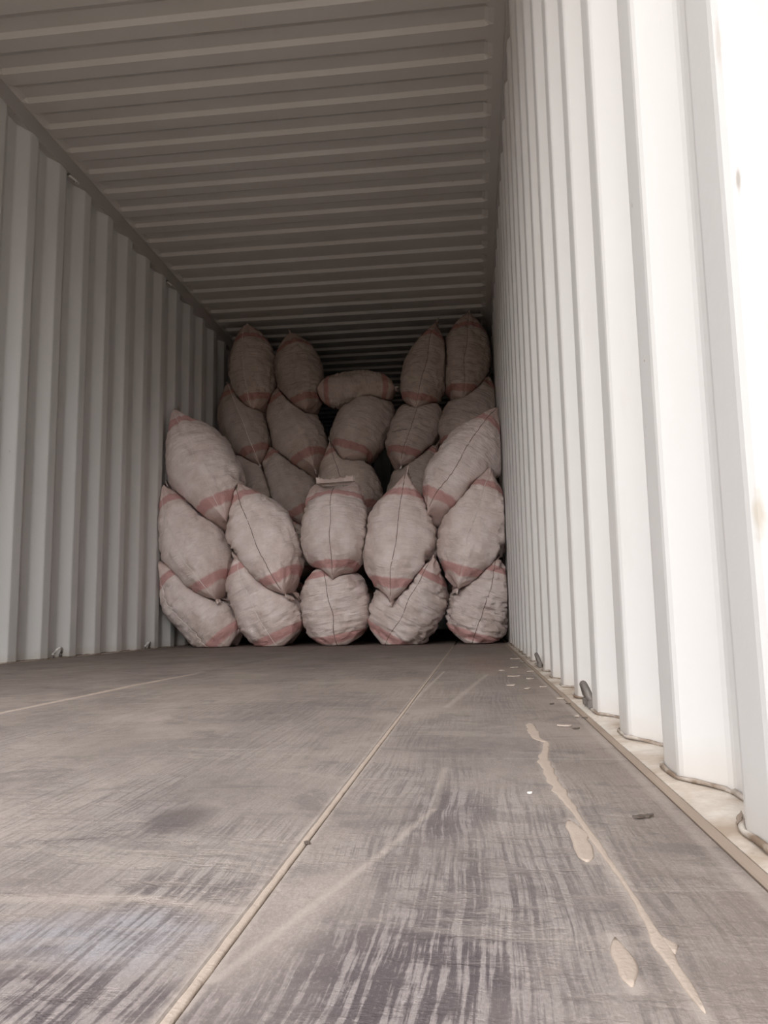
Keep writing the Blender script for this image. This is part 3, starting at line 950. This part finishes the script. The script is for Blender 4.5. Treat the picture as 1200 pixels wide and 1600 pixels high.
# ---------------------------------------------------------------- sand and litter on the floor
def sand_strip(name, pts, z0=0.0, hgt=0.0005, label=None, seed=0, jit=0.25, mt=None):
    """low mound of sand following a polyline of (x, y, width)"""
    fine = []
    for i in range(len(pts) - 1):
        a, b = pts[i], pts[i + 1]
        k = max(2, int(abs(b[1] - a[1]) / 0.006))
        for q in range(k):
            t = q / k; fine.append([a[c] + (b[c] - a[c]) * t for c in range(3)])
    fine.append(list(pts[-1]))
    vs, fs = [], []
    n = 7
    for i, (x, y, w) in enumerate(fine):
        e = min(1.0, min(i, len(fine) - 1 - i) / 3.5 + 0.02) ** 0.45
        for j in range(n):
            u = (j / (n - 1)) * 2 - 1
            ww = w * e * (1 + jit * 2.0 * noise.noise(Vector((y * 45, seed + (3 if u > 0 else 0), 0))))
            xx = x + u * ww / 2 + w * jit * 0.5 * noise.noise(Vector((y * 14, seed, 5)))
            z = z0 + 0.0001 + hgt * e * (1 - u * u) * (0.7 + 0.5 * noise.noise(Vector((xx * 200, y * 60, 2)))) - (0.0012 if abs(u) == 1 else 0)
            vs.append((xx, y, z))
    for i in range(len(fine) - 1):
        for j in range(n - 1): fs.append((i * n + j, i * n + j + 1, (i + 1) * n + j + 1, (i + 1) * n + j))
        fs.append((i * n + n - 1, i * n, (i + 1) * n, (i + 1) * n + n - 1))
    fs.append(tuple(range(n))); fs.append(tuple((len(fine) - 1) * n + j for j in range(n)))
    o = link(name, recalc(mesh(vs, fs, True)), mt or m_sand)
    if label: tag(o, label, 'sand', None, 'stuff')
    return o
sand_strip('sand_line', [(0.8185, 0.2, 0.0070), (0.8185, 0.6, 0.0062), (0.8185, 1.0, 0.0066), (0.819, 1.5, 0.0065), (0.8185, 1.85, 0.006), (0.8185, 2.5, 0.0062), (0.8185, 5.0, 0.006)],
           -0.0005, 0.0008, 'long straight line of tan sand in the joint between floor panels, running from the foreground', 1, 0.12)
sand_strip('sand_line', [(0.020, 1.2, 0.008), (0.020, 1.5, 0.016), (0.018, 1.8, 0.018), (0.006, 2.16, 0.022), (0.03, 2.6, 0.016)],
           -0.0003, 0.0008, 'faint pale line of sand across the floor at the far left', 2)
sand_strip('sand_trail', [(1.052, 0.385, 0.0054), (1.051, 0.42, 0.0062), (1.050, 0.46, 0.0101), (1.050, 0.49, 0.0054), (1.049, 0.54, 0.0034), (1.047, 0.60, 0.0047),
            (1.044, 0.66, 0.0070), (1.040, 0.74, 0.0062), (1.036, 0.82, 0.0139), (1.034, 0.90, 0.0139), (1.033, 1.0, 0.0155), (1.043, 1.08, 0.0093), (1.050, 1.15, 0.0093)],
           0, 0.0004, 'long crooked trail of tan sand on the floor in front of the white wall', 3, 0.3)
sand_strip('sand_trail', [(1.049, 1.14, 0.0093), (1.040, 1.17, 0.0139), (1.037, 1.25, 0.0186), (1.040, 1.34, 0.0124)], 0, 0.0004, 'short hooked streak of sand at the far end of the crooked trail', 4, 0.3)
sand_strip('sand_patch', [(1.031, 0.60, 0.0110), (1.033, 0.63, 0.0155), (1.034, 0.67, 0.0170), (1.031, 0.715, 0.0109)], 0, 0.0004, 'oval patch of tan sand touching the crooked trail midway', 5, 0.4)
sand_strip('sand_patch', [(1.026, 0.408, 0.0095), (1.0265, 0.42, 0.0124), (1.0265, 0.44, 0.0132), (1.027, 0.465, 0.0085)], 0, 0.0004, 'oval patch of tan sand in the foreground, left of the crooked trail', 6, 0.4)
sand_strip('sand_patch', [(1.054, 0.447, 0.0047), (1.053, 0.458, 0.0109), (1.051, 0.472, 0.0062)], 0, 0.0004, 'small pale patch of sand right against the crooked trail end', 7, 0.4)

def chip(name, x, y, L, Wd, rot, mat_, label, group=None, cat='chip', z=0.0, curl=0.004, seed=0):
    rnd = random.Random(seed); vs = []; fs = []
    n = 7
    for i in range(n):
        k = i / (n - 1) * 2 - 1
        w = Wd * (1 - abs(k) ** 2.5) * 0.5 * rnd.uniform(0.75, 1.2) + Wd * 0.05
        zz = curl * k * k * 0.3 + 0.0003
        o_ = rnd.uniform(-0.28, 0.28) * Wd
        for (dy, dz) in ((-w + o_, 0), (o_ * 0.5, 0.0012), (w + o_, 0), (w + o_, 0.0012 + Wd * 0.05), (o_ * 0.5, 0.0014 + Wd * 0.07), (-w + o_, 0.0012 + Wd * 0.05)):
            vs.append((k * L / 2, dy, zz + dz))
    for i in range(n - 1):
        for j in range(6):
            j2 = (j + 1) % 6; fs.append((i * 6 + j, i * 6 + j2, (i + 1) * 6 + j2, (i + 1) * 6 + j))
    fs.append(tuple(range(6))); fs.append(tuple((n - 1) * 6 + j for j in range(6)))
    o = link(name, recalc(mesh(vs, fs)), mat_)
    o.location = (x, y, z - 0.0002); o.rotation_euler = (0, 0, rot)
    tag(o, label, cat, group)
    return o
chip('dry_leaf', 1.095, 0.728, 0.020, 0.006, 0.5, m_darkchip, 'small curled dark leaf scrap on the floor near the white wall', cat='leaf', curl=0.002, seed=1)
chip('pebble', 0.822, 0.634, 0.005, 0.004, 0.2, m_darkchip, 'tiny dark pebble beside the long sand line', cat='pebble', curl=0.0, seed=2)
chip('white_crumb', 1.005, 0.817, 0.005, 0.004, 0.4, m_seam_l, 'tiny white crumb on the floor left of the crooked sand trail', cat='crumb', curl=0.0, seed=3)
g = 'wood chips by the right wall'
lab = 'light wood chip scattered on the far floor by the right wall'
rnd = random.Random(21)
for k, (x, y, L_) in enumerate([(1.09, 1.30, 0.022), (1.125, 1.42, 0.018), (1.072, 1.95, 0.03), (1.04, 2.05, 0.03), (1.06, 2.35, 0.035), (1.10, 2.25, 0.035),
                                (1.035, 2.6, 0.035), (1.08, 2.75, 0.04), (1.12, 2.55, 0.03), (1.11, 3.3, 0.04), (1.128, 1.72, 0.016), (1.115, 2.0, 0.02)]):
    chip('wood_chip', x, y, L_, L_ * 0.42, rnd.uniform(-0.5, 2.2), m_chip, lab, g, curl=0.0015, seed=k + 5)
g = 'dark crumbs by the right wall'
for k, (x, y, L_) in enumerate([(1.105, 1.27, 0.012), (1.135, 1.40, 0.010), (1.10, 1.62, 0.012), (1.120, 3.0, 0.02), (1.132, 1.62, 0.010)]):
    chip('dark_crumb', x, y, L_, L_ * 0.4, rnd.uniform(-0.5, 1), m_darkchip, 'dark crumb of bark on the floor edge by the right wall', g, 'crumb', curl=0.0008, seed=k + 40)
for k, (x, y, L_, z) in enumerate([(1.172, 0.72, 0.05, 0.001), (1.178, 0.98, 0.03, 0.001), (1.180, 1.50, 0.04, 0.001)]):
    chip('straw_piece', x, y, L_, 0.0035, 1.2 + 0.3 * k, m_edge, ['thin straw lying on the cream ledge nearest the camera', 'short straw on the cream ledge, second from the camera', 'pale chip on the cream ledge beside the near lashing ring'][k], None, 'straw', z, 0.001, 60 + k)
